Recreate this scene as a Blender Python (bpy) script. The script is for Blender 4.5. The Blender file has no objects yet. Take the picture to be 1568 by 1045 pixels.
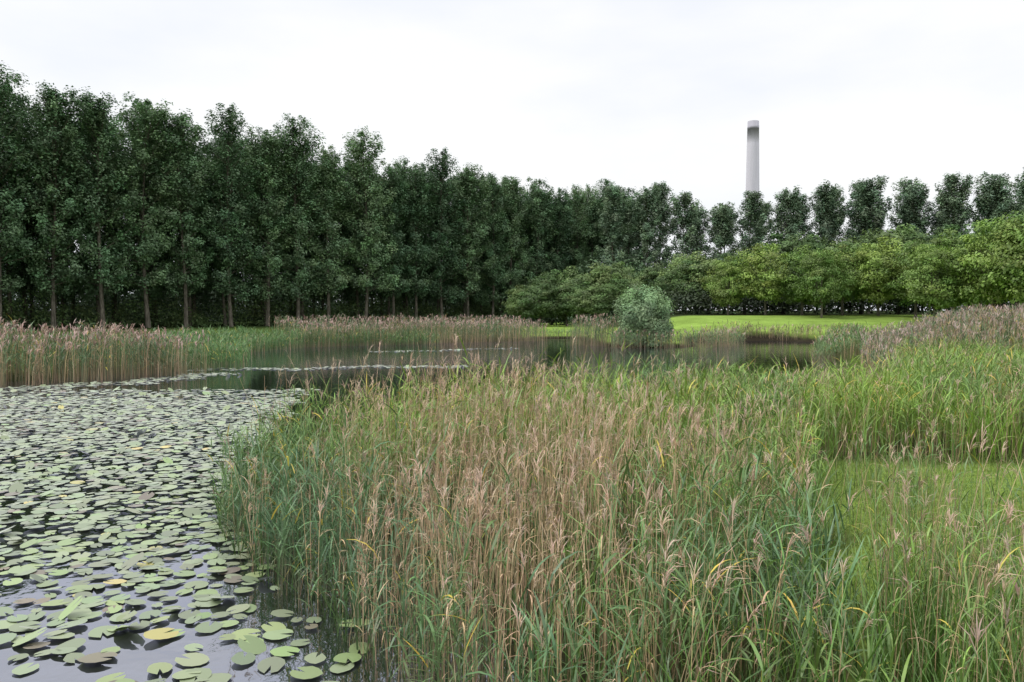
import bpy, math
import numpy as np
from mathutils import Vector
rng=np.random.default_rng(7)
U=rng.uniform; N=rng.normal
scene=bpy.context.scene
scene.view_settings.view_transform='Standard'
scene.view_settings.look='None'
scene.view_settings.exposure=0

# ------------------------------------------------------------ mesh helper
def build(name, parts, mats, smooth=False, link=True):
    """parts: list of (verts(n,3), faces(m,k), cols(n,3), matindex)"""
    vs=[];cs=[];loops=[];starts=[];tot=[];mi=[];off=0;lo=0
    for v,f,c,m in parts:
        if len(v)==0: continue
        vs.append(v);cs.append(c)
        k=f.shape[1]
        loops.append((f+off).ravel())
        starts.append(lo+np.arange(len(f))*k); tot.append(np.full(len(f),k))
        mi.append(np.full(len(f),m)); off+=len(v); lo+=len(f)*k
    vs=np.concatenate(vs).astype(np.float32);cs=np.concatenate(cs).astype(np.float32)
    loops=np.concatenate(loops).astype(np.int32);starts=np.concatenate(starts).astype(np.int32)
    tot=np.concatenate(tot).astype(np.int32);mi=np.concatenate(mi).astype(np.int32)
    me=bpy.data.meshes.new(name)
    me.vertices.add(len(vs)); me.vertices.foreach_set('co',vs.ravel())
    me.loops.add(len(loops)); me.loops.foreach_set('vertex_index',loops)
    me.polygons.add(len(starts)); me.polygons.foreach_set('loop_start',starts)
    me.polygons.foreach_set('loop_total',tot)
    me.polygons.foreach_set('material_index',mi)
    me.polygons.foreach_set('use_smooth',np.full(len(starts),smooth))
    a=me.color_attributes.new('Col','FLOAT_COLOR','POINT')
    a.data.foreach_set('color',np.concatenate([cs,np.ones((len(cs),1),np.float32)],1).ravel())
    for m in mats: me.materials.append(m)
    me.update(calc_edges=True)
    if not link: return me
    ob=bpy.data.objects.new(name,me); scene.collection.objects.link(ob)
    return ob
def place(name,me,loc,rot=0,sc=(1,1,1)):
    ob=bpy.data.objects.new(name,me); scene.collection.objects.link(ob)
    ob.location=loc; ob.rotation_euler=(0,0,rot); ob.scale=sc
    return ob

# ------------------------------------------------------------ materials
def newmat(name):
    m=bpy.data.materials.new(name); m.use_nodes=True
    nt=m.node_tree; nt.nodes.clear()
    out=nt.nodes.new('ShaderNodeOutputMaterial')
    return m,nt,out
def veg_mat(name,transl=0.3,spec=0.04,rough=0.45,objvar=False,fres=False):
    m,nt,out=newmat(name); n=nt.nodes; l=nt.links
    at=n.new('ShaderNodeAttribute'); at.attribute_name='Col'
    col=at.outputs['Color']
    if objvar:
        oi=n.new('ShaderNodeObjectInfo'); hs=n.new('ShaderNodeHueSaturation')
        mr=n.new('ShaderNodeMapRange'); mr.inputs[3].default_value=0.75; mr.inputs[4].default_value=1.28
        l.new(oi.outputs['Random'],mr.inputs[0]); l.new(mr.outputs[0],hs.inputs['Value'])
        mr2=n.new('ShaderNodeMapRange'); mr2.inputs[3].default_value=0.514; mr2.inputs[4].default_value=0.486
        l.new(oi.outputs['Random'],mr2.inputs[0]); l.new(mr2.outputs[0],hs.inputs['Hue'])
        l.new(col,hs.inputs['Color']); col=hs.outputs['Color']
    d=n.new('ShaderNodeBsdfDiffuse'); g=n.new('ShaderNodeBsdfGlossy')
    g.inputs['Roughness'].default_value=rough
    l.new(col,d.inputs['Color']); sh=d.outputs[0]
    if transl>0:
        t=n.new('ShaderNodeBsdfTranslucent'); l.new(col,t.inputs['Color'])
        m1=n.new('ShaderNodeMixShader'); m1.inputs[0].default_value=transl
        l.new(sh,m1.inputs[1]); l.new(t.outputs[0],m1.inputs[2]); sh=m1.outputs[0]
    m2=n.new('ShaderNodeMixShader'); m2.inputs[0].default_value=spec
    if fres:
        f=n.new('ShaderNodeFresnel'); f.inputs['IOR'].default_value=1.45
        ma=n.new('ShaderNodeMath'); ma.operation='MULTIPLY_ADD'; ma.use_clamp=True
        ma.inputs[1].default_value=.75; ma.inputs[2].default_value=spec
        l.new(f.outputs[0],ma.inputs[0]); l.new(ma.outputs[0],m2.inputs[0])
    l.new(sh,m2.inputs[1]); l.new(g.outputs[0],m2.inputs[2])
    l.new(m2.outputs[0],out.inputs[0])
    return m
reed_mat=veg_mat('reed_leaf',0.18,0.05)
leaf_mat=veg_mat('tree_leaf',0.2,0.03,0.5,True)
pad_mat=veg_mat('lily_leaf',0.0,0.10,0.5,False,True)
def bark_mat():
    m,nt,out=newmat('bark'); n=nt.nodes;l=nt.links
    b=n.new('ShaderNodeBsdfDiffuse'); tc=n.new('ShaderNodeTexCoord'); no=n.new('ShaderNodeTexNoise')
    mp=n.new('ShaderNodeMapping'); mp.inputs['Scale'].default_value=(4,4,0.8)
    l.new(tc.outputs['Object'],mp.inputs[0]); l.new(mp.outputs[0],no.inputs['Vector']); no.inputs['Scale'].default_value=2
    r=n.new('ShaderNodeValToRGB'); r.color_ramp.elements[0].position=.3; r.color_ramp.elements[1].position=.7
    r.color_ramp.elements[0].color=(.06,.055,.04,1); r.color_ramp.elements[1].color=(.20,.18,.14,1)
    l.new(no.outputs[0],r.inputs[0]); l.new(r.outputs[0],b.inputs[0]); l.new(b.outputs[0],out.inputs[0])
    return m
bark=bark_mat()
def ground_mat():
    m,nt,out=newmat('grass_ground'); n=nt.nodes;l=nt.links
    b=n.new('ShaderNodeBsdfDiffuse'); at=n.new('ShaderNodeAttribute'); at.attribute_name='Col'
    tc=n.new('ShaderNodeTexCoord')
    a=n.new('ShaderNodeTexNoise'); a.inputs['Scale'].default_value=.35; a.inputs['Detail'].default_value=8; a.inputs['Roughness'].default_value=.7
    c=n.new('ShaderNodeTexNoise'); c.inputs['Scale'].default_value=14; c.inputs['Detail'].default_value=5
    l.new(tc.outputs['Object'],a.inputs['Vector']); l.new(tc.outputs['Object'],c.inputs['Vector'])
    m1=n.new('ShaderNodeMapRange'); m1.inputs[1].default_value=.3;m1.inputs[2].default_value=.7;m1.inputs[3].default_value=.66;m1.inputs[4].default_value=1.28
    m2=n.new('ShaderNodeMapRange'); m2.inputs[1].default_value=.3;m2.inputs[2].default_value=.7;m2.inputs[3].default_value=.65;m2.inputs[4].default_value=1.3
    l.new(a.outputs[0],m1.inputs[0]); l.new(c.outputs[0],m2.inputs[0])
    mu=n.new('ShaderNodeMath'); mu.operation='MULTIPLY'; l.new(m1.outputs[0],mu.inputs[0]); l.new(m2.outputs[0],mu.inputs[1])
    vm=n.new('ShaderNodeVectorMath'); vm.operation='SCALE'; l.new(at.outputs['Color'],vm.inputs[0]); l.new(mu.outputs[0],vm.inputs['Scale'])
    bp=n.new('ShaderNodeBump'); bp.inputs['Distance'].default_value=.05; bp.inputs['Strength'].default_value=.6
    l.new(c.outputs[0],bp.inputs['Height']); l.new(bp.outputs[0],b.inputs['Normal'])
    l.new(vm.outputs[0],b.inputs[0]); l.new(b.outputs[0],out.inputs[0])
    return m
gmat=ground_mat()
def water_mat():
    m,nt,out=newmat('pond_water'); n=nt.nodes;l=nt.links
    d=n.new('ShaderNodeBsdfDiffuse'); d.inputs[0].default_value=(.018,.022,.012,1)
    g=n.new('ShaderNodeBsdfGlossy'); g.inputs['Color'].default_value=(.82,.84,.98,1); g.inputs['Roughness'].default_value=.03
    f=n.new('ShaderNodeFresnel'); f.inputs['IOR'].default_value=1.33
    ma=n.new('ShaderNodeMath'); ma.operation='MULTIPLY_ADD'; ma.use_clamp=True; ma.inputs[1].default_value=.85; ma.inputs[2].default_value=.36
    l.new(f.outputs[0],ma.inputs[0])
    tc=n.new('ShaderNodeTexCoord'); no=n.new('ShaderNodeTexNoise'); no.inputs['Scale'].default_value=2.2; no.inputs['Detail'].default_value=3
    l.new(tc.outputs['Object'],no.inputs['Vector'])
    bp=n.new('ShaderNodeBump'); bp.inputs['Distance'].default_value=.016; bp.inputs['Strength'].default_value=.6
    l.new(no.outputs[0],bp.inputs['Height']); l.new(bp.outputs[0],g.inputs['Normal'])
    mx=n.new('ShaderNodeMixShader'); l.new(ma.outputs[0],mx.inputs[0]); l.new(d.outputs[0],mx.inputs[1]); l.new(g.outputs[0],mx.inputs[2])
    l.new(mx.outputs[0],out.inputs[0]); return m
wmat=water_mat()
def concrete_mat():
    m,nt,out=newmat('chimney_concrete'); n=nt.nodes;l=nt.links
    b=n.new('ShaderNodeBsdfDiffuse'); at=n.new('ShaderNodeAttribute'); at.attribute_name='Col'
    tc=n.new('ShaderNodeTexCoord'); mp=n.new('ShaderNodeMapping'); mp.inputs['Scale'].default_value=(1,1,.06)
    no=n.new('ShaderNodeTexNoise'); no.inputs['Scale'].default_value=.8; no.inputs['Detail'].default_value=4
    l.new(tc.outputs['Object'],mp.inputs[0]); l.new(mp.outputs[0],no.inputs['Vector'])
    mr=n.new('ShaderNodeMapRange'); mr.inputs[3].default_value=.8; mr.inputs[4].default_value=1.15; l.new(no.outputs[0],mr.inputs[0])
    vm=n.new('ShaderNodeVectorMath'); vm.operation='SCALE'; l.new(at.outputs['Color'],vm.inputs[0]); l.new(mr.outputs[0],vm.inputs['Scale'])
    l.new(vm.outputs[0],b.inputs[0]); l.new(b.outputs[0],out.inputs[0]); return m
cmat=concrete_mat()

# ------------------------------------------------------------ geometry utils
def sstep(a,b,x):
    t=np.clip((x-a)/(b-a),0,1); return t*t*(3-2*t)
def inside(poly,X,Y):
    r=np.zeros(X.shape,bool); p=np.array(poly); j=len(p)-1
    for i in range(len(p)):
        xi,yi=p[i];xj,yj=p[j]
        c=((yi>Y)!=(yj>Y))&(X<(xj-xi)*(Y-yi)/(yj-yi+1e-12)+xi); r^=c; j=i
    return r
def pdist(poly,X,Y):
    d=np.full(X.shape,1e9); p=np.array(poly,float)
    for i in range(len(p)):
        a=p[i-1];b=p[i];ab=b-a;t=np.clip(((X-a[0])*ab[0]+(Y-a[1])*ab[1])/(ab@ab),0,1)
        d=np.minimum(d,np.hypot(X-a[0]-t*ab[0],Y-a[1]-t*ab[1]))
    return np.where(inside(poly,X,Y),-d,d)
_ph=rng.uniform(0,6.28,(12,3)); 
def wob(X,Y,s):
    """smooth pseudo noise ~[-1,1]"""
    r=0
    for i in range(6):
        a=_ph[i,0]; k=s*(0.7+0.35*i)
        r=r+np.sin((X*np.cos(a)+Y*np.sin(a))*k+_ph[i,1])*np.sin((X*-np.sin(a)+Y*np.cos(a))*k*.8+_ph[i,2])
    return r/2.2
POND=[(-60,3.5),(-3,3.5),(0.2,4.5),(0,6.5),(-0.5,8),(-1.8,10),(-2.8,12.5),(-1,15),(4,19),(10,21.5),(12,26),(14,34),(17,43),(21.5,55),(26,64),(29,74),(26,80),(18,79),(15.5,66),(9,64),(7.2,70),(7,86),(3.5,86),(1,80),(-8,75),(-18,68),(-20,55),(-17,42),(-21,34),(-27,30),(-45,27),(-60,25)]
def gz(X,Y):
    d=pdist(POND,X,Y)
    h=np.where(d<0,np.maximum(-.7,d*.35),.22*sstep(0,1.5,d)+.2*sstep(5,40,d))
    h=h+1.7*sstep(8,24,X)*sstep(72,104,Y)+1.1*sstep(3.4,0,Y)*(d>0)
    h=h+.3*sstep(14,24,X)*sstep(14,30,Y)*sstep(0,2,d)
    return h
D=np.array([.717,.697]); NN=np.array([-.697,.717]); P0=np.array([-67,104.])
A1=[(-0.5,5.3),(-1.0,6.3),(-1.75,7.4),(-2.8,8.6),(-3.9,10.5),(-4.5,12.0),(-4.3,13.8),(-2,15.2),(1,16.5),(5,17),(5.8,15),(4.6,12),(3.6,9),(2.7,6.6),(2.4,4.4),(0.3,4.4)]
A2=[(1.8,3.4),(2.5,5.6),(3.0,7.2),(5.0,7.6),(9.5,7.3),(9.5,3.4)]
B=[(0.5,15.5),(4.8,14.6),(9,14.3),(14,15),(20,17.5),(26,29),(20,30),(15,31),(12.3,26),(10,21.5),(4,19.5)]

def terrain():
    xs=np.concatenate([[-2500,-1500,-900,-500,-300,-220,-170],np.linspace(-140,-42,60),np.linspace(-40,-8.5,60),np.linspace(-8,14,70),np.linspace(14.6,45,60),np.linspace(47,140,55),[170,220,300,500,900,1500,2500]])
    ys=np.concatenate([[-1500,-700,-300,-120,-60,-30,-15,-8,-4,0],np.linspace(1.5,24,70),np.linspace(24.5,95,140),np.linspace(97,230,70),[260,320,420,600,1000,1800,3000]])
    X,Y=np.meshgrid(xs,ys); Z=gz(X,Y); n,m=X.shape
    V=np.stack([X,Y,Z],-1).reshape(-1,3)
    i=np.arange(n*m).reshape(n,m)
    F=np.stack([i[:-1,:-1],i[:-1,1:],i[1:,1:],i[1:,:-1]],-1).reshape(-1,4)
    d=pdist(POND,X,Y)
    lawn=np.array([.160,.225,.047]); mud=np.array([.035,.03,.02]); shaded_floor=np.array([.035,.045,.02]); rough=np.array([.04,.06,.02])
    C=np.ones((n,m,3))*lawn
    w=sstep(60,75,Y)[...,None]; C=C*(1-w)+np.array([.21,.31,.065])*w
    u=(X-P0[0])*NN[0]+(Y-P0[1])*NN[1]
    w=sstep(-14,-4,u)[...,None]; C=C*(1-w)+shaded_floor*w  # leaf-litter floor with the poplars' shade painted into its colour
    w=(sstep(102,108,Y+wob(X,Y,.2))*sstep(10,14,X))[...,None]; C=C*(1-w)+shaded_floor*w  # same litter colour and painted tree shade below the right-hand trees
    w=(1-sstep(.6,1.6,d))[...,None]; C=C*(1-w)+mud*w
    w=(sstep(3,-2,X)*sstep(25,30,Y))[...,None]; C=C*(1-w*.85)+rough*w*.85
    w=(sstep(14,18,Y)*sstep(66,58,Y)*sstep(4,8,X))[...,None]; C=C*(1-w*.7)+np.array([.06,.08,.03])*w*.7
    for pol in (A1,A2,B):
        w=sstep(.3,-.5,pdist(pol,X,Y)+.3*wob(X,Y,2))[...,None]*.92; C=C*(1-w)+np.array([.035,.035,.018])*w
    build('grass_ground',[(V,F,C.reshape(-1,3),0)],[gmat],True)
terrain()
V=np.array([[-62,2,0],[46,2,0],[46,90,0],[-62,90,0]],float)
build('pond_water',[(V,np.array([[0,1,2,3]]),np.zeros((4,3)),0)],[wmat])

def ribbons(P,az,e0,e1,L,W,k,prof,col,tilt=.4):
    n=len(P); az=np.broadcast_to(az,n);e0=np.broadcast_to(e0,n);e1=np.broadcast_to(e1,n);L=np.broadcast_to(L,n);W=np.broadcast_to(W,n)
    h=np.stack([np.cos(az),np.sin(az),np.zeros(n)],1)
    wd=np.stack([-np.sin(az),np.cos(az),U(-tilt,tilt,n)],1); wd/=np.linalg.norm(wd,axis=1)[:,None]
    out=np.zeros((n,k+1,2,3)); p=P.copy()
    for j in range(k+1):
        w=(W*prof[j]*.5)[:,None]*wd
        out[:,j,0]=p-w; out[:,j,1]=p+w
        if j<k:
            e=e0+(e1-e0)*((j+.5)/k)
            p=p+(L/k)[:,None]*(h*np.cos(e)[:,None]+np.array([0,0,1.])*np.sin(e)[:,None])
    V=out.reshape(-1,3)
    b=(np.arange(n)*(k+1)*2)[:,None]+(np.arange(k)*2)[None,:]
    F=np.stack([b,b+1,b+3,b+2],-1).reshape(-1,4)
    C=np.repeat(col,(k+1)*2,axis=0)
    return V,F,C
TAN=np.array([.56,.40,.24]); PLUME=np.array([.50,.36,.26]); GR=np.array([.13,.23,.06]); BG=np.array([.10,.19,.08]); YG=np.array([.235,.36,.05]); YEL=np.array([.6,.47,.08])
def jit(c,n,a=.25,b=.08):
    c=np.broadcast_to(c,(n,3)); return np.clip(c*(1+U(-a,a,(n,1)))*(1+U(-b,b,(n,3))),0,.9)
def reeds(P,H,dead,green,nleaf=6,leafL=.42,leafW=.024,stemW=.008,plume=.5,kst=4,klf=4,pn=9,pL=.16,tan_shade_base=.5,plumecol=PLUME,pW=.010,lean=.07,deadleaf=.3,yel=.03,smin=.22):
    n=len(P); parts=[]
    az=N(.3,1.6,n); ln=np.abs(N(lean,lean*.9,n))*H
    def pos(idx,s):
        return np.stack([P[idx,0]+np.cos(az[idx])*ln[idx]*s**2*1.6,P[idx,1]+np.sin(az[idx])*ln[idx]*s**2*1.6,P[idx,2]+H[idx]*s],1)
    dc=jit(TAN,n,.38,.08)
    scol=np.where(dead[:,None],dc,green*.9+.02)
    out=np.zeros((n,kst+1,2,3)); C=np.zeros((n,kst+1,2,3)); a2=U(0,np.pi,n)*.6-.95
    wd=np.stack([np.cos(a2),np.sin(a2),np.zeros(n)],1)
    al=np.arange(n)
    for j in range(kst+1):
        s=np.full(n,j/kst); c=pos(al,s); w=wd*(stemW*.5*(1-.55*s))[:,None]
        out[:,j,0]=c-w; out[:,j,1]=c+w
        t=np.clip((tan_shade_base-s)/.3,0,1)[:,None]*.8
        cc=scol*(1-t)+dc*.5*t  # old tan stem base, darkened to paint in shade low in the bed
        C[:,j,0]=cc;C[:,j,1]=cc
    b=(np.arange(n)*(kst+1)*2)[:,None]+(np.arange(kst)*2)[None,:]
    parts.append((out.reshape(-1,3),np.stack([b,b+1,b+3,b+2],-1).reshape(-1,4),C.reshape(-1,3),0))
    prof={2:[.6,1,.05],3:[.6,1,.75,.05],4:[.5,1,.9,.6,.05]}[klf]
    for i in range(nleaf):
        keep=np.where(dead,U(0,1,n)<deadleaf,U(0,1,n)<.93); idx=al[keep]; m=len(idx)
        if m==0: continue
        s=U(smin,.99,m)**.8; e0=np.radians(U(40,78,m)); e1=e0-np.radians(U(10,100,m)); dd=dead[idx]
        e1=np.where(dd,e0-np.radians(U(60,150,m)),e1)
        L=leafL*U(.45,1.3,m)*np.where(dd,.6,1.)
        t=np.clip((tan_shade_base-s)/.25,0,1)[:,None]*.5
        c=green[idx]*(1+U(-.3,.3,(m,1))); c=np.where(dd[:,None],dc[idx]*U(.8,1.1,(m,1)),c*(1-t)+dc[idx]*.45*t)  # low leaves blend to the same tan with painted shade
        ye=(U(0,1,m)<yel)&~dd; c[ye]=jit(YEL,ye.sum())
        lz=U(0,2*np.pi,m)
        parts.append(ribbons(pos(idx,s),lz,e0,e1,L,leafW*U(.5,1.25,m)*np.where(dd,.5,1),klf,prof,c)+(0,))
    pm=al[U(0,1,n)<np.where(dead,plume,plume*.2)]; m=len(pm)
    if m:
        pa=az[pm]; pc=jit(plumecol,m,.35,.06)
        for i in range(pn):
            s=U(.92,1.0,m)
            parts.append(ribbons(pos(pm,s),pa+N(0,.7,m),np.radians(U(60,90,m)),np.radians(U(-40,60,m)),pL*U(.4,1.2,m),pW,2,[.6,1,.1],pc*U(.8,1.2,(m,1)))+(0,))
    return parts
def blades(P,L,W,col,k=4,bend=(5,60),e=(76,90)):
    n=len(P); e0=np.radians(U(*e,n)); e1=e0-np.radians(U(*bend,n))
    prof={1:[1,.1],2:[1,.8,.05],3:[.9,1,.7,.05],4:[.8,1,1,.65,.05]}[k]
    return ribbons(P,U(0,2*np.pi,n),e0,e1,L,W,k,prof,col)+(0,)
def scatter(poly,dens,clump=.0,cs=1.2,soft=0,softx=-99):
    p=np.array(poly); x0,y0=p.min(0); x1,y1=p.max(0)
    n=int((x1-x0)*(y1-y0)*dens); X=U(x0,x1,n);Y=U(y0,y1,n)
    k=inside(poly,X,Y)
    if soft>0: k&=(U(0,1,n)<np.clip(-pdist(poly,X,Y)/soft,.12,1))|(X<softx)
    if clump>0: k&=U(0,1,n)<(1-clump*(.5-.5*wob(X,Y,cs)))
    X=X[k];Y=Y[k]; return np.stack([X,Y,gz(X,Y)],1)
def strip(line,w,dens,edge=.5):
    line=np.array(line,float); o=[]
    for a,b in zip(line[:-1],line[1:]):
        L=np.linalg.norm(b-a); n=int(L*w*dens); t=U(0,1,n); d=(b-a)/L; q=U(-.5,.5,n)*w
        pt=a+t[:,None]*(b-a)+q[:,None]*np.array([-d[1],d[0]])
        pt+=(wob(pt[:,0],pt[:,1],.5)*edge)[:,None]*np.array([-d[1],d[0]])
        o.append(pt)
    o=np.concatenate(o); return np.stack([o[:,0],o[:,1],gz(o[:,0],o[:,1])],1)

# ------------------------------------------------------------ foreground reed bed
P=scatter(A1,108,.45,1.6,.5,1.0); n=len(P); X,Y=P[:,0],P[:,1]
de=-pdist(A1,X,Y)
le=X-np.interp(Y,[5.3,6.3,7.4,8.6,10.5,12,13.8],[-.5,-1.0,-1.75,-2.8,-3.9,-4.5,-4.3])
leftedge=np.clip(1-le/1.6,0,1)
tanp=np.clip(.30+.48*np.exp(-((X+.1)/1.7)**2)+.28*wob(X,Y,.9)-.28*leftedge,.06,.88)
tanp=tanp*np.interp(Y,[10,13],[1,.40])
dead=U(0,1,n)<tanp
mixc=np.clip(.35+.5*wob(X+9,Y,.7)-.5*leftedge+.65*sstep(9,12.5,Y),0,1)[:,None]
green=jit(BG*(1-mixc)+YG*mixc*.88,n,.28)
H=U(1.0,1.92,n)*(1-.12*np.clip(1-de/.5,0,1)*U(0,1,n))+.22*wob(X,Y,1.1)
H=H*np.interp(Y,[4.4,7.5,10,14,17],[.76,.90,1.0,.97,.82])*np.where(X>1.8,.88,1)
H+=np.where(U(0,1,n)<.05,.3,0)+np.where(dead,.14,0)
far=(Y>12)&(X<0)&(U(0,1,n)<.04); H=np.where(far,U(2.1,2.45,n),H); dead=dead|far
P[:,2]=np.maximum(P[:,2],-.3)
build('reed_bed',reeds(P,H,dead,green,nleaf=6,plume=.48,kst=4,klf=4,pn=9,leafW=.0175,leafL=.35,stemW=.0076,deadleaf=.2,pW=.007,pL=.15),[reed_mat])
P=scatter(A1,70,.3,2.); P[:,2]=np.maximum(P[:,2],-.1); n=len(P)
build('reed_undergrowth',[blades(P,U(.4,1.1,n),U(.010,.018,n),jit(np.array([.08,.145,.04]),n,.4),3,(10,80))],[reed_mat])
# right foreground
P=scatter(A2,95,.4,1.8,.5,0); n=len(P); Y=P[:,1]
tall=U(0,1,n)<.08
dead=(U(0,1,n)<.5)|tall
H=U(.8,1.3,n)*np.interp(Y,[3.4,5.5,7.6],[1.05,1.0,.72]); H=np.where(tall,U(1.3,1.95,n),H)
mixc=U(0,1,(n,1))*.7
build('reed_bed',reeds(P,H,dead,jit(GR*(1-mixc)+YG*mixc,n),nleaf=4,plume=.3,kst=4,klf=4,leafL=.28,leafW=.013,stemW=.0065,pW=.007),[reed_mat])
A3=[(2.9,6.4),(3.6,9),(4.6,12),(5.6,14),(6.8,13),(6.0,9),(6.6,6.4)]
P=scatter(A3,40,.7,1.8,.9); n=len(P)
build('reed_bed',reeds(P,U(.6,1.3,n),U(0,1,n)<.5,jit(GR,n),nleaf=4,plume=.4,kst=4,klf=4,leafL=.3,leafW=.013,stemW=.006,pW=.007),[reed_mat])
P=scatter(A2,320,.4,2.2,.3,0); n=len(P); Y=P[:,1]
parts=[blades(P,U(.45,1.15,n)*np.interp(Y,[3.4,5.5,7.6],[1.05,1.0,.7]),U(.007,.014,n),jit(np.array([.11,.205,.04]),n,.45))]
P=scatter(A3,50,.8,2.2,.6); n=len(P)
parts.append(blades(P,U(.3,.9,n),U(.006,.012,n),jit(np.array([.17,.27,.07]),n,.4)))
P=scatter(A1,60,.8,2.0); P=P[(P[:,0]>-.3)&(U(0,1,len(P))<np.clip((P[:,0]+.3)/2,0,1))]; n=len(P)
parts.append(blades(P,U(.9,1.5,n),U(.009,.016,n),jit(np.array([.14,.26,.05]),n,.35)))
build('cattail_leaves',parts,[reed_mat])

# ------------------------------------------------------------ middle green bed
P=scatter(B,54,.55,.8); n=len(P); X,Y=P[:,0],P[:,1]
front=np.clip(1-(-pdist(B,X,Y))/1.3,0,1)*(Y<19)*(X>4)
dead=U(0,1,n)<np.clip(.20+.3*wob(X,Y,.6)+.45*front,.03,.85)
mixc=np.clip(.6+.6*wob(X+30,Y,.55),0,1)[:,None]
H=U(1.05,1.6,n)+.2*wob(X,Y,.5)
parts=reeds(P,H,dead,jit(GR*(1-mixc)+YG*mixc,n),nleaf=5,plume=.3,kst=3,klf=3,leafW=.021,stemW=.009,pn=5,pW=.012,tan_shade_base=.55,yel=.05)
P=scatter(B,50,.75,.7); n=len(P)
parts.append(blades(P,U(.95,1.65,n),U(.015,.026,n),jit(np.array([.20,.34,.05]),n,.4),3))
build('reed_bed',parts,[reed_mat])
# right tall plumed reeds
Cc=[(13,27),(15,31),(20,30),(26,29),(30,36),(34,50),(27,54),(22,49),(18,41),(14.5,33)]
P=scatter(Cc,26,.3,.5); n=len(P); X,Y=P[:,0],P[:,1]
ratio=X/Y; H=1.25+1.1*sstep(.46,.60,ratio)*sstep(29,34,Y)+U(-.3,.3,n)+.22*wob(X,Y,.5)
dead=U(0,1,n)<.5
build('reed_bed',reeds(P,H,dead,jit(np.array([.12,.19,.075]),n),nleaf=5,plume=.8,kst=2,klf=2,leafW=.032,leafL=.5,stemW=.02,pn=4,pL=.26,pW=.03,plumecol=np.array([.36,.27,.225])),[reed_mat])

# ------------------------------------------------------------ far shore reeds
def far_reeds(line,w,dens,H0,plume,gcol,pc=np.array([.46,.32,.27]),df=.4,name='shore_reeds',tb=.55):
    P=strip(line,w,dens); n=len(P); P[:,2]=np.maximum(P[:,2],-.2)
    H=H0*U(.78,1.15,n)+.2*wob(P[:,0],P[:,1],.7)
    parts=reeds(P,H,U(0,1,n)<df,jit(gcol,n,.25),nleaf=5,plume=plume,kst=2,klf=2,leafW=.036,leafL=.5,stemW=.02,pn=4,pL=.28,pW=.04,tan_shade_base=tb,plumecol=pc,lean=.05)
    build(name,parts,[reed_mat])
g=np.array([.11,.19,.075])
far_reeds([(-46,26),(-27,29.3),(-21,33.0),(-16.2,39)],5,32,2.05,1.0,g,df=.42)
far_reeds([(-15.8,39.5),(-18,45),(-20.5,54),(-19,64)],5,24,1.3,.03,np.array([.11,.21,.06]),df=.1,tb=.1)
far_reeds([(-19,66),(-13,71),(-8,74),(-2,78),(2,80.5)],6,22,2.0,1.0,g,df=.42)
far_reeds([(-19,64),(-13,68.5),(-7,71.5)],3,22,1.2,.05,np.array([.11,.20,.06]),df=.1,tb=.1)
far_reeds([(5.8,69.5),(8.6,66.5)],3.5,24,2.3,.8,g,df=.35)
far_reeds([(8,64.5),(13,64.2),(18,66.5),(19,70)],2.5,22,1.4,.5,np.array([.15,.23,.09]),df=.3)
far_reeds([(19,79.5),(26,80.5),(31,76)],2,18,.9,.4,np.array([.16,.17,.08]),df=.5)
far_reeds([(3,86.5),(7.5,86.5)],2,20,.8,.1,np.array([.14,.24,.07]),df=.2)
far_reeds([(18.2,44),(22.5,55),(27.5,65),(30.5,74)],2.5,20,1.1,.3,np.array([.13,.22,.07]),df=.25)

# ------------------------------------------------------------ grass on near lawn
LW=[(2.9,6.2),(5.2,15),(17,15.8),(14,6.2)]
P=scatter(LW,750,0); n=len(P)
build('lawn_grass',[blades(P,U(.03,.075,n),U(.006,.012,n),jit(np.array([.18,.275,.05]),n,.4),1,(0,50),(50,90))],[reed_mat])
P=scatter(LW,45,.9,1.1); n=len(P)
build('lawn_tufts',[blades(P,U(.08,.22,n),.01,jit(np.array([.18,.24,.07]),n,.4),2,(0,60),(50,90))],[reed_mat])

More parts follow.
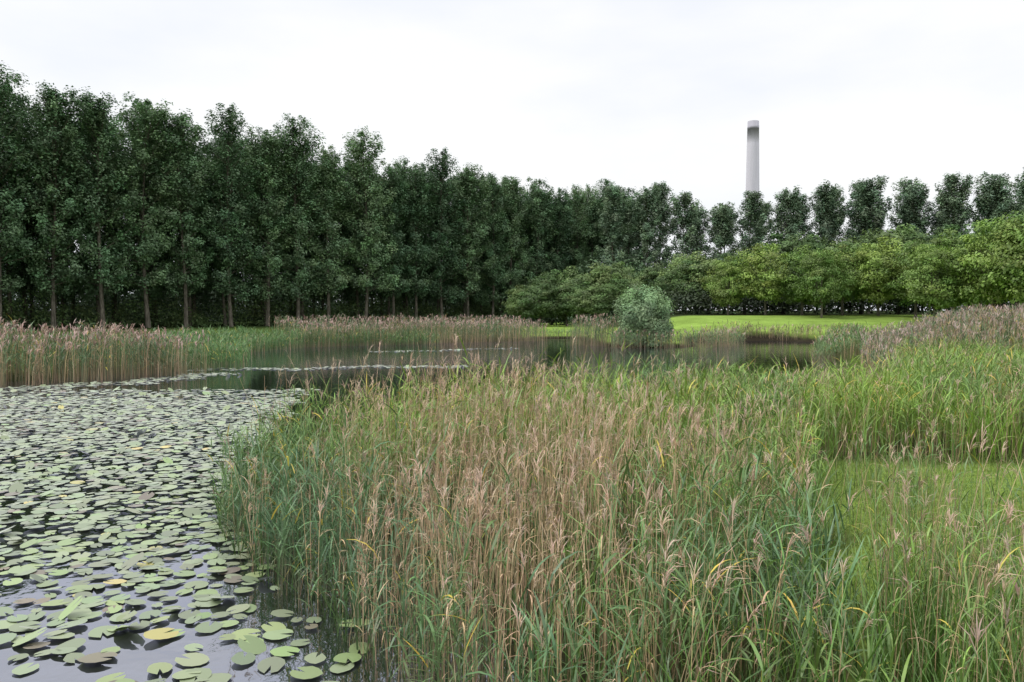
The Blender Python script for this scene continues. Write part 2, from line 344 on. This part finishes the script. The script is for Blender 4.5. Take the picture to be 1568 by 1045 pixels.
# ------------------------------------------------------------ lily pads
def pads():
    cand=[]
    sp=.185
    gx,gy=np.meshgrid(np.arange(-22,0.5,sp),np.arange(5,30,sp)); X=(gx+U(-.1,.1,gx.shape)).ravel();Y=(gy+U(-.1,.1,gy.shape)).ravel()
    w=wob(X,Y,1.3)*.5+wob(X+5,Y,3.1)*.5
    dens=np.interp(Y,[5,6.8,7.6,9,12,17,26,28],[.34,.34,.62,.93,1.0,1.05,1.05,.5])
    lim=np.interp(Y,[5,7,9,12,16,28],[0,-1.1,-2.6,-4.2,-5.3,-7.5])
    k=(U(0,1,X.shape)<dens+.30*w)&(X<lim+.4*w)
    cand.append((X[k],Y[k]))
    for (a,b,wd,dn) in [((-22,27.5),(-19,29.5),1.2,.9),((-19,29.3),(-13.2,37.5),2.4,.95),((-16,39.8),(-2.5,43),1.9,.8),((-10,57),(0,63),1.6,.4)]:
        a=np.array(a,float);b=np.array(b,float);L=np.linalg.norm(b-a);d=(b-a)/L
        s,q=np.meshgrid(np.arange(0,L,.22),np.arange(-wd/2,wd/2,.22)); s=s.ravel()+U(-.1,.1,s.size);q=q.ravel()+U(-.1,.1,q.size)
        q2=q+.5*np.sin(s*.9)+.3*np.sin(s*2.3)
        X=a[0]+d[0]*s-d[1]*q2; Y=a[1]+d[1]*s+d[0]*q2
        k=(U(0,1,X.shape)<dn*(1-(2*abs(q)/wd)**4*.8)); cand.append((X[k],Y[k]))
    X=np.concatenate([c[0] for c in cand]);Y=np.concatenate([c[1] for c in cand]); n=len(X)
    R=U(.06,.138,n)*np.interp(Y,[6,9],[1.12,1]); th=U(0,2*np.pi,n); K=13
    ang=np.linspace(.22,2*np.pi-.22,K)[None,:]+0*th[:,None]
    rad=np.broadcast_to(1+.03*np.sin(np.arange(K)*2.1),(n,K))*(1+U(-.05,.05,(n,K)))
    el=U(.75,1.0,n)[:,None]
    lx=np.cos(ang)*rad*1.08; ly=np.sin(ang)*rad*el
    lx=np.concatenate([lx,np.full((n,1),.12)],1)*R[:,None]; ly=np.concatenate([ly,np.zeros((n,1))],1)*R[:,None]
    tx=N(0,.05,n);ty=N(0,.05,n)
    up=U(0,1,n)<.1; tx=np.where(up,N(0,.3,n),tx)
    zz=lx*tx[:,None]+ly*ty[:,None]
    z0=.008+U(0,.012,n)+np.abs(tx)*R*.8+np.abs(ty)*R*.8
    wx=lx*np.cos(th)[:,None]-ly*np.sin(th)[:,None]; wy=lx*np.sin(th)[:,None]+ly*np.cos(th)[:,None]
    V=np.stack([X[:,None]+wx,Y[:,None]+wy,z0[:,None]+zz],-1).reshape(-1,3)
    F=np.arange(n*(K+1)).reshape(n,K+1)
    col=jit(np.array([.175,.225,.105]),n,.38,.08)
    r=U(0,1,n); col[r<.014]=jit(np.array([.42,.36,.08]),(r<.014).sum()); col[(r>.02)&(r<.06)]=jit(np.array([.13,.10,.05]),((r>.02)&(r<.06)).sum())
    col[(r>.07)&(r<.35)]=jit(np.array([.19,.265,.08]),((r>.07)&(r<.35)).sum())
    build('water_lily_pads',[(V,F,np.repeat(col,K+1,axis=0),0)],[pad_mat])
pads()

# ------------------------------------------------------------ trees
def tube(pts,rad,seg=6):
    pts=np.array(pts,float); k=len(pts); a=np.arange(seg)/seg*2*np.pi
    V=[]
    for i in range(k):
        t=pts[min(i+1,k-1)]-pts[max(i-1,0)]; t/=np.linalg.norm(t)
        r=np.array([1,0,0]) if abs(t[0])<.9 else np.array([0,1,0])
        u=np.cross(t,r);u/=np.linalg.norm(u);v=np.cross(t,u)
        V.append(pts[i]+rad[i]*(np.cos(a)[:,None]*u+np.sin(a)[:,None]*v))
    V=np.concatenate(V); F=[]
    for i in range(k-1):
        for j in range(seg):
            F.append((i*seg+j,i*seg+(j+1)%seg,(i+1)*seg+(j+1)%seg,(i+1)*seg+j))
    return V,np.array(F),np.full((len(V),3),.1),1
def leaves(C,nper,sig,size,col,axis=None,up=.7,outw=.5,aspect=.6):
    m=len(C); n=m*nper
    sg=np.asarray(sig); sg=np.broadcast_to(sg,(m,3))
    q=N(0,1,(m,nper,3)); ln=np.linalg.norm(q,axis=2,keepdims=True); q=q*np.minimum(1,2.0/ln)
    Pt=(C[:,None,:]+q*sg[:,None,:]).reshape(-1,3)
    nr=N(0,.5,(n,3)); nr[:,2]+=up
    nr+=q.reshape(-1,3)*.35
    if axis is not None:
        o=Pt-axis; o[:,2]*=.4; o/=np.linalg.norm(o,axis=1)[:,None]+1e-6; nr+=o*outw
    nr/=np.linalg.norm(nr,axis=1)[:,None]
    r=N(0,1,(n,3)); u=np.cross(nr,r);u/=np.linalg.norm(u,axis=1)[:,None];v=np.cross(nr,u)
    s=(size*U(.6,1.35,n)*.5)[:,None]
    V=np.stack([Pt-u*s,Pt-v*s*aspect,Pt+u*s,Pt+v*s*aspect],1).reshape(-1,3)
    cc=np.repeat(jit(col,m,.32,.09),nper,axis=0)*U(.75,1.25,(n,1))
    return V,np.arange(n*4).reshape(n,4),np.repeat(cc,4,axis=0),0
def poplar(H,col,seed_r=1.0,z0=4.5,nb=70,nper=66,size=.36):
    parts=[]; wx,wy=N(0,.4,2); zz=np.linspace(0,H*.97,9)
    tr=np.stack([wx*np.sin(zz/9),wy*np.sin(zz/7+1)-wy*np.sin(1),zz],1)
    parts.append(tube(tr,np.interp(zz,[0,1,H*.5,H],[.34,.26,.16,.03]),7))
    C=[];S=[]
    zs=np.sort(z0+(H*.92-z0)*U(0,1,nb)**.95); ga=U(0,6)
    lopa=U(0,6.28)
    for i,z in enumerate(zs):
        ga+=2.4+U(-.6,.6)
        t=(z-z0)/(H-z0)
        R=seed_r*np.interp(t,[0,.12,.40,.70,.88,1],[2.9,4.0,4.5,3.7,2.2,.8])*U(.55,1.22)*(1+.15*math.sin(ga+lopa+t*5))
        el=math.radians(np.interp(t,[0,.3,.8,1],[20,42,58,68])+U(-12,12))
        L=min(R/math.cos(el),5.8)
        b=np.array([np.interp(z,zz,tr[:,0]),np.interp(z,zz,tr[:,1]),z])
        d=np.array([math.cos(ga)*math.cos(el),math.sin(ga)*math.cos(el),math.sin(el)])
        if z+L*d[2]>H*1.0: L=max(.6,(H*1.0-z)/d[2])
        e=b+d*L; mid=b+d*L*.5+np.array([0,0,-.06*L])
        parts.append(tube([b,mid,e],[.07,.045,.015],3))
        k=max(2,int(L/1.1)+1)
        for s in np.linspace(.35,1.0,k):
            C.append(b+d*L*s+N(0,.3,3)); S.append(U(.34,.62)*(1 if s<.9 else .8))
    for s in range(5): C.append(np.array([tr[-1,0],tr[-1,1],H*(.92+.02*s)])+N(0,.15,3)); S.append(.38-.04*s)
    C=np.array(C);S=np.array(S)[:,None]*np.array([1,1,1.05])
    parts.append(leaves(C,nper,S,size,col,np.array([0,0,H*.5]),.9))
    return parts
pcol=np.array([.122,.205,.096])
PV=[build('poplar_mesh%d'%i,poplar(32+U(-1.5,1.0),pcol,U(.92,1.12)),[leaf_mat,bark],link=False) for i in range(7)]
for r in range(4):
    for t in np.arange(-32,140,6.3):
        tt=t+U(-1.0,1.0)+(r%2)*3.15; p=P0+D*tt+NN*(r*7.0+U(-1,1))
        s=U(.95,1.05)*np.interp(tt,[-20,0,40,130],[1.03,1.02,1.0,.94]); 
        place('poplar_tree',PV[rng.integers(7)],(p[0],p[1],float(gz(np.array([p[0]]),np.array([p[1]]))[0])-.1),U(0,6.28),(s*U(.96,1.16),s*U(.96,1.16),s))
far_haze_col=np.array([.165,.24,.14])  # paler, greyer green: distance haze painted into the leaf colour
FV=[build('far_poplar_mesh%d'%i,poplar(28+U(-2,1.5),far_haze_col,U(.95,1.1),3,60,64,.45),[leaf_mat,bark],link=False) for i in range(5)]
for r in range(2):
    for t in np.arange(-.03,1.45,.09):
        t2=t+U(-.014,.014)+r*.02
        p=np.array([24,172.])+np.array([78,-22.])*t2+np.array([2.,7.])*r*1.4
        s=U(.88,1.04)*np.interp(t2,[0,.3,.5,1],[.97,.93,1.0,1.0])
        place('poplar_tree',FV[rng.integers(5)],(p[0],p[1],1.9),U(0,6.28),(s*1.0,s*1.0,s))
# broadleaf small trees
def maple(H,R,col,size=.3,ncl=125,nper=120,zb=.2):
    parts=[]; zc=H*zb+(H*(1-zb))*.42
    parts.append(tube([(0,0,0),(.1,.05,H*.25),(.0,.1,H*.6)],[.22,.16,.08],7))
    C=[]; ph=U(0,6.28,4)
    while len(C)<ncl:
        v=N(0,1,3); v/=np.linalg.norm(v); r=U(.3,1.0)**.5; a=math.atan2(v[1],v[0])
        lob=1+.20*math.sin(3*a+ph[0])*(1-abs(v[2]))+.12*math.sin(5*v[2]+ph[1]+2*a)
        hz=(H-zc) if v[2]>0 else (zc-H*zb)
        C.append(np.array([v[0]*R*r*lob,v[1]*R*r*lob,zc+v[2]*hz*r*(lob*.4+.6)]))
    C=np.array(C)
    for c in C[:14]:
        parts.append(tube([(0,.05,H*.22),(c*np.array([.45,.45,.75])),c],[.10,.06,.02],4))
    S=np.tile(np.array([[.62,.62,.30]]),(ncl,1))*U(.6,1.35,(ncl,1))*R/4.4
    parts.append(leaves(C,nper,S,size,col,np.array([0,0,zc]),.9,.5))
    return parts
MV=[build('maple_mesh%d'%i,maple(9.6,4.1,np.array([.175,.265,.06]) ),[leaf_mat,bark],link=False) for i in range(5)]
MD=[build('maple_dark_mesh%d'%i,maple(8,3.7,np.array([.13,.20,.065]) ),[leaf_mat,bark],link=False) for i in range(4)]
def pxplace(name,me,px,topy,Yd,H0,wscale=1.):
    X=(px-784)/1220*Yd; g0=float(gz(np.array([X]),np.array([float(Yd)]))[0]); top=3-(topy-475)/1220*Yd
    s=(top-g0)/H0
    place(name,me,(X,Yd,g0-.05),U(0,6.28),(s*wscale,s*wscale,s))
for (x,ty,yd) in [(1115,394,108),(1172,378,106),(1228,374,104),(1290,370,103),(1345,366,101),(1402,366,97),(1460,350,92),(1522,336,86),(1590,326,82),(1665,318,80),(1740,314,78),(1258,386,97),(1430,378,89)]:
    pxplace('maple_tree',MV[rng.integers(5)],x,ty+U(-7,7),yd,9.6,U(.80,.96))
for (x,ty,yd) in [(1085,386,120),(1140,378,119),(1200,362,118),(1260,362,117),(1318,356,116),(1375,350,114),(1435,348,110),(1500,338,104),(1560,332,102),(1620,322,100)]:
    pxplace('maple_tree',MD[rng.integers(4)],x,ty+U(-7,7),yd,8,U(.85,1.0))
for (x,ty,yd) in [(826,430,128),(868,426,130),(905,430,122),(945,424,124),(985,426,126),(1030,410,122),(1068,402,120),(800,440,136),(845,416,142),(890,412,140),(940,406,140),(1000,402,138),(1050,390,132)]:
    pxplace('hawthorn_tree',MD[rng.integers(4)],x,ty+U(-6,6),yd,8,U(.9,1.05))
# willow bush
def willow(H,R):
    C=[];ncl=200
    while len(C)<ncl:
        v=N(0,1,3); v/=np.linalg.norm(v); v[2]=abs(v[2]); r=U(.3,1)**.45; 
        lob=1+.08*math.sin(4*math.atan2(v[1],v[0]))+.08*math.sin(6*v[2]+2)
        zz=.4+v[2]*(H-.9)*r; w=np.interp(zz,[0,1.2,2.4,4,5.5],[.68,.88,1.05,1.15,1.2])
        C.append((v[0]*R*r*lob*w,v[1]*R*r*lob*w,zz))
    C=np.array(C); parts=[]
    for c in C[:12]: parts.append(tube([(N(0,.2),N(0,.2),0),c*np.array([.4,.4,.5]),c],[.12,.07,.02],5))
    parts.append(leaves(C,140,(.30,.30,.33),.22,np.array([.24,.34,.165]),np.array([0,0,H*.4]),.7,.7,.4))
    return parts
wm=build('willow_mesh',willow(5.4,2.55),[leaf_mat,bark],link=False)
place('willow_bush',wm,(10.9,66,.1))
# undergrowth / distant masses
def mass(name,line,w,zr,dens,nper,sig,size,col):
    P=strip(line,w,dens,0); P[:,2]+=U(zr[0],zr[1],len(P))*U(.5,1,len(P))
    build(name,[leaves(P,nper,sig,size,col,None,.8)],[leaf_mat])
def pl(t,u): 
    q=P0+D*t+NN*u; return (q[0],q[1])
mass('undergrowth',[pl(-35,9),pl(145,9)],10,(.3,5.5),.33,90,(1.1,1.1,.7),.36,np.array([.13,.20,.07]))
mass('undergrowth',[pl(-35,24),pl(145,24)],12,(.5,12),.4,90,(1.5,1.5,1.2),.5,np.array([.07,.115,.06]))
mass('distant_trees',[pl(-60,62),pl(60,62),pl(200,70)],16,(.5,14),.3,90,(2,2,1.6),.8,np.array([.06,.095,.05]))
mass('undergrowth',[(12,150),(60,140),(110,122)],16,(1.5,11),.3,90,(1.7,1.7,1.3),.6,np.array([.08,.13,.06]))
mass('undergrowth',[(22,116),(60,112),(90,95)],6,(1.5,4),.5,90,(1.2,1.2,.6),.45,np.array([.04,.06,.03]))
mass('undergrowth',[(0,146),(22,136)],8,(.2,6),.4,90,(1.3,1.3,1),.45,np.array([.06,.10,.04]))

# ------------------------------------------------------------ chimney
cx,cy=126,420
zz=np.concatenate([np.linspace(0,97.5,14),[97.5,99.2,99.2,101.6,101.6]]); rr=np.interp(zz,[0,40,102],[4.7,3.85,2.9])
rr[-5:]=[3.0,3.0,2.9,2.9,2.3]
V,F=tube([(cx,cy,z+i*1e-4) for i,z in enumerate(zz)],rr,28)[:2]
col=np.tile(np.array([[.70,.68,.73]]),(len(V),1)); col[V[:,2]>97.4]=[.44,.43,.47]
pp=[(V,F,col,0)]
v,f=tube([(cx,cy,101.59),(cx,cy,90)],[2.25,2.2],28)[:2]; pp.append((v,f,np.full((len(v),3),.05),0))
def boxp(x0,x1,y0,y1,z0,z1,c):
    v=np.array([[x,y,z] for z in (z0,z1) for x,y in ((x0,y0),(x1,y0),(x1,y1),(x0,y1))],float)
    f=np.array([[3,2,1,0],[4,5,6,7],[0,1,5,4],[1,2,6,5],[2,3,7,6],[3,0,4,7]]); return v,f,np.tile(np.array([c]),(8,1)),0
v,f=tube([(cx,cy,62),(cx,cy,62.3)],[3.8,3.8],28)[:2]; pp.append((v,f,np.full((len(v),3),.45),0))
pp.append(boxp(cx-.35,cx+.35,cy-4.9,cy-4.4,0,20,(.25,.25,.25)))
build('industrial_chimney',pp,[cmat],True)

# ------------------------------------------------------------ light
sv=Vector((-.60,.0,.80)).normalized()
w=bpy.data.worlds.new("World"); scene.world=w; w.use_nodes=True; nt=w.node_tree; nt.nodes.clear(); n=nt.nodes;l=nt.links
out=n.new('ShaderNodeOutputWorld'); bg=n.new('ShaderNodeBackground'); bg.inputs[1].default_value=.1
sky=n.new('ShaderNodeTexSky'); sky.sky_type='NISHITA'; sky.sun_disc=False
sky.sun_elevation=math.asin(sv.z); sky.sun_rotation=math.atan2(sv.x,sv.y)
tc=n.new('ShaderNodeTexCoord'); mp=n.new('ShaderNodeMapping'); mp.inputs['Scale'].default_value=(1,1,3)
no=n.new('ShaderNodeTexNoise'); no.inputs['Scale'].default_value=1.7; no.inputs['Detail'].default_value=6
l.new(tc.outputs['Generated'],mp.inputs[0]); l.new(mp.outputs[0],no.inputs['Vector'])
rp=n.new('ShaderNodeValToRGB'); rp.color_ramp.elements[0].position=.38; rp.color_ramp.elements[1].position=.60
rp.color_ramp.elements[0].color=(.83,.87,.96,1); rp.color_ramp.elements[1].color=(1,1,1,1)
l.new(no.outputs[0],rp.inputs[0])
# overcast luminance: brighter toward the zenith
sx=n.new('ShaderNodeSeparateXYZ'); l.new(tc.outputs['Generated'],sx.inputs[0])
mr=n.new('ShaderNodeMapRange'); mr.inputs[1].default_value=.36; mr.inputs[2].default_value=.95; mr.inputs[3].default_value=10.9; mr.inputs[4].default_value=22.5
l.new(sx.outputs['Z'],mr.inputs[0])
sc=n.new('ShaderNodeVectorMath'); sc.operation='SCALE'; l.new(rp.outputs[0],sc.inputs[0]); l.new(mr.outputs[0],sc.inputs['Scale'])
mx=n.new('ShaderNodeMixRGB'); mx.inputs[0].default_value=.9; l.new(sky.outputs[0],mx.inputs[1]); l.new(sc.outputs[0],mx.inputs[2])
l.new(mx.outputs[0],bg.inputs[0]); l.new(bg.outputs[0],out.inputs[0])
sd=bpy.data.lights.new('sun','SUN'); sd.energy=1.5; sd.angle=math.radians(12); sd.color=(1,.96,.9)
so=bpy.data.objects.new('sun',sd); scene.collection.objects.link(so); so.rotation_euler=sv.to_track_quat('Z','Y').to_euler()
# ------------------------------------------------------------ camera
cd=bpy.data.cameras.new('camera'); cd.lens=28; cd.sensor_width=36; cd.clip_end=6000; cd.clip_start=.05
co=bpy.data.objects.new('camera',cd); scene.collection.objects.link(co); co.location=(0,0,3)
co.rotation_euler=(math.radians(90-2.2),0,0); scene.camera=co
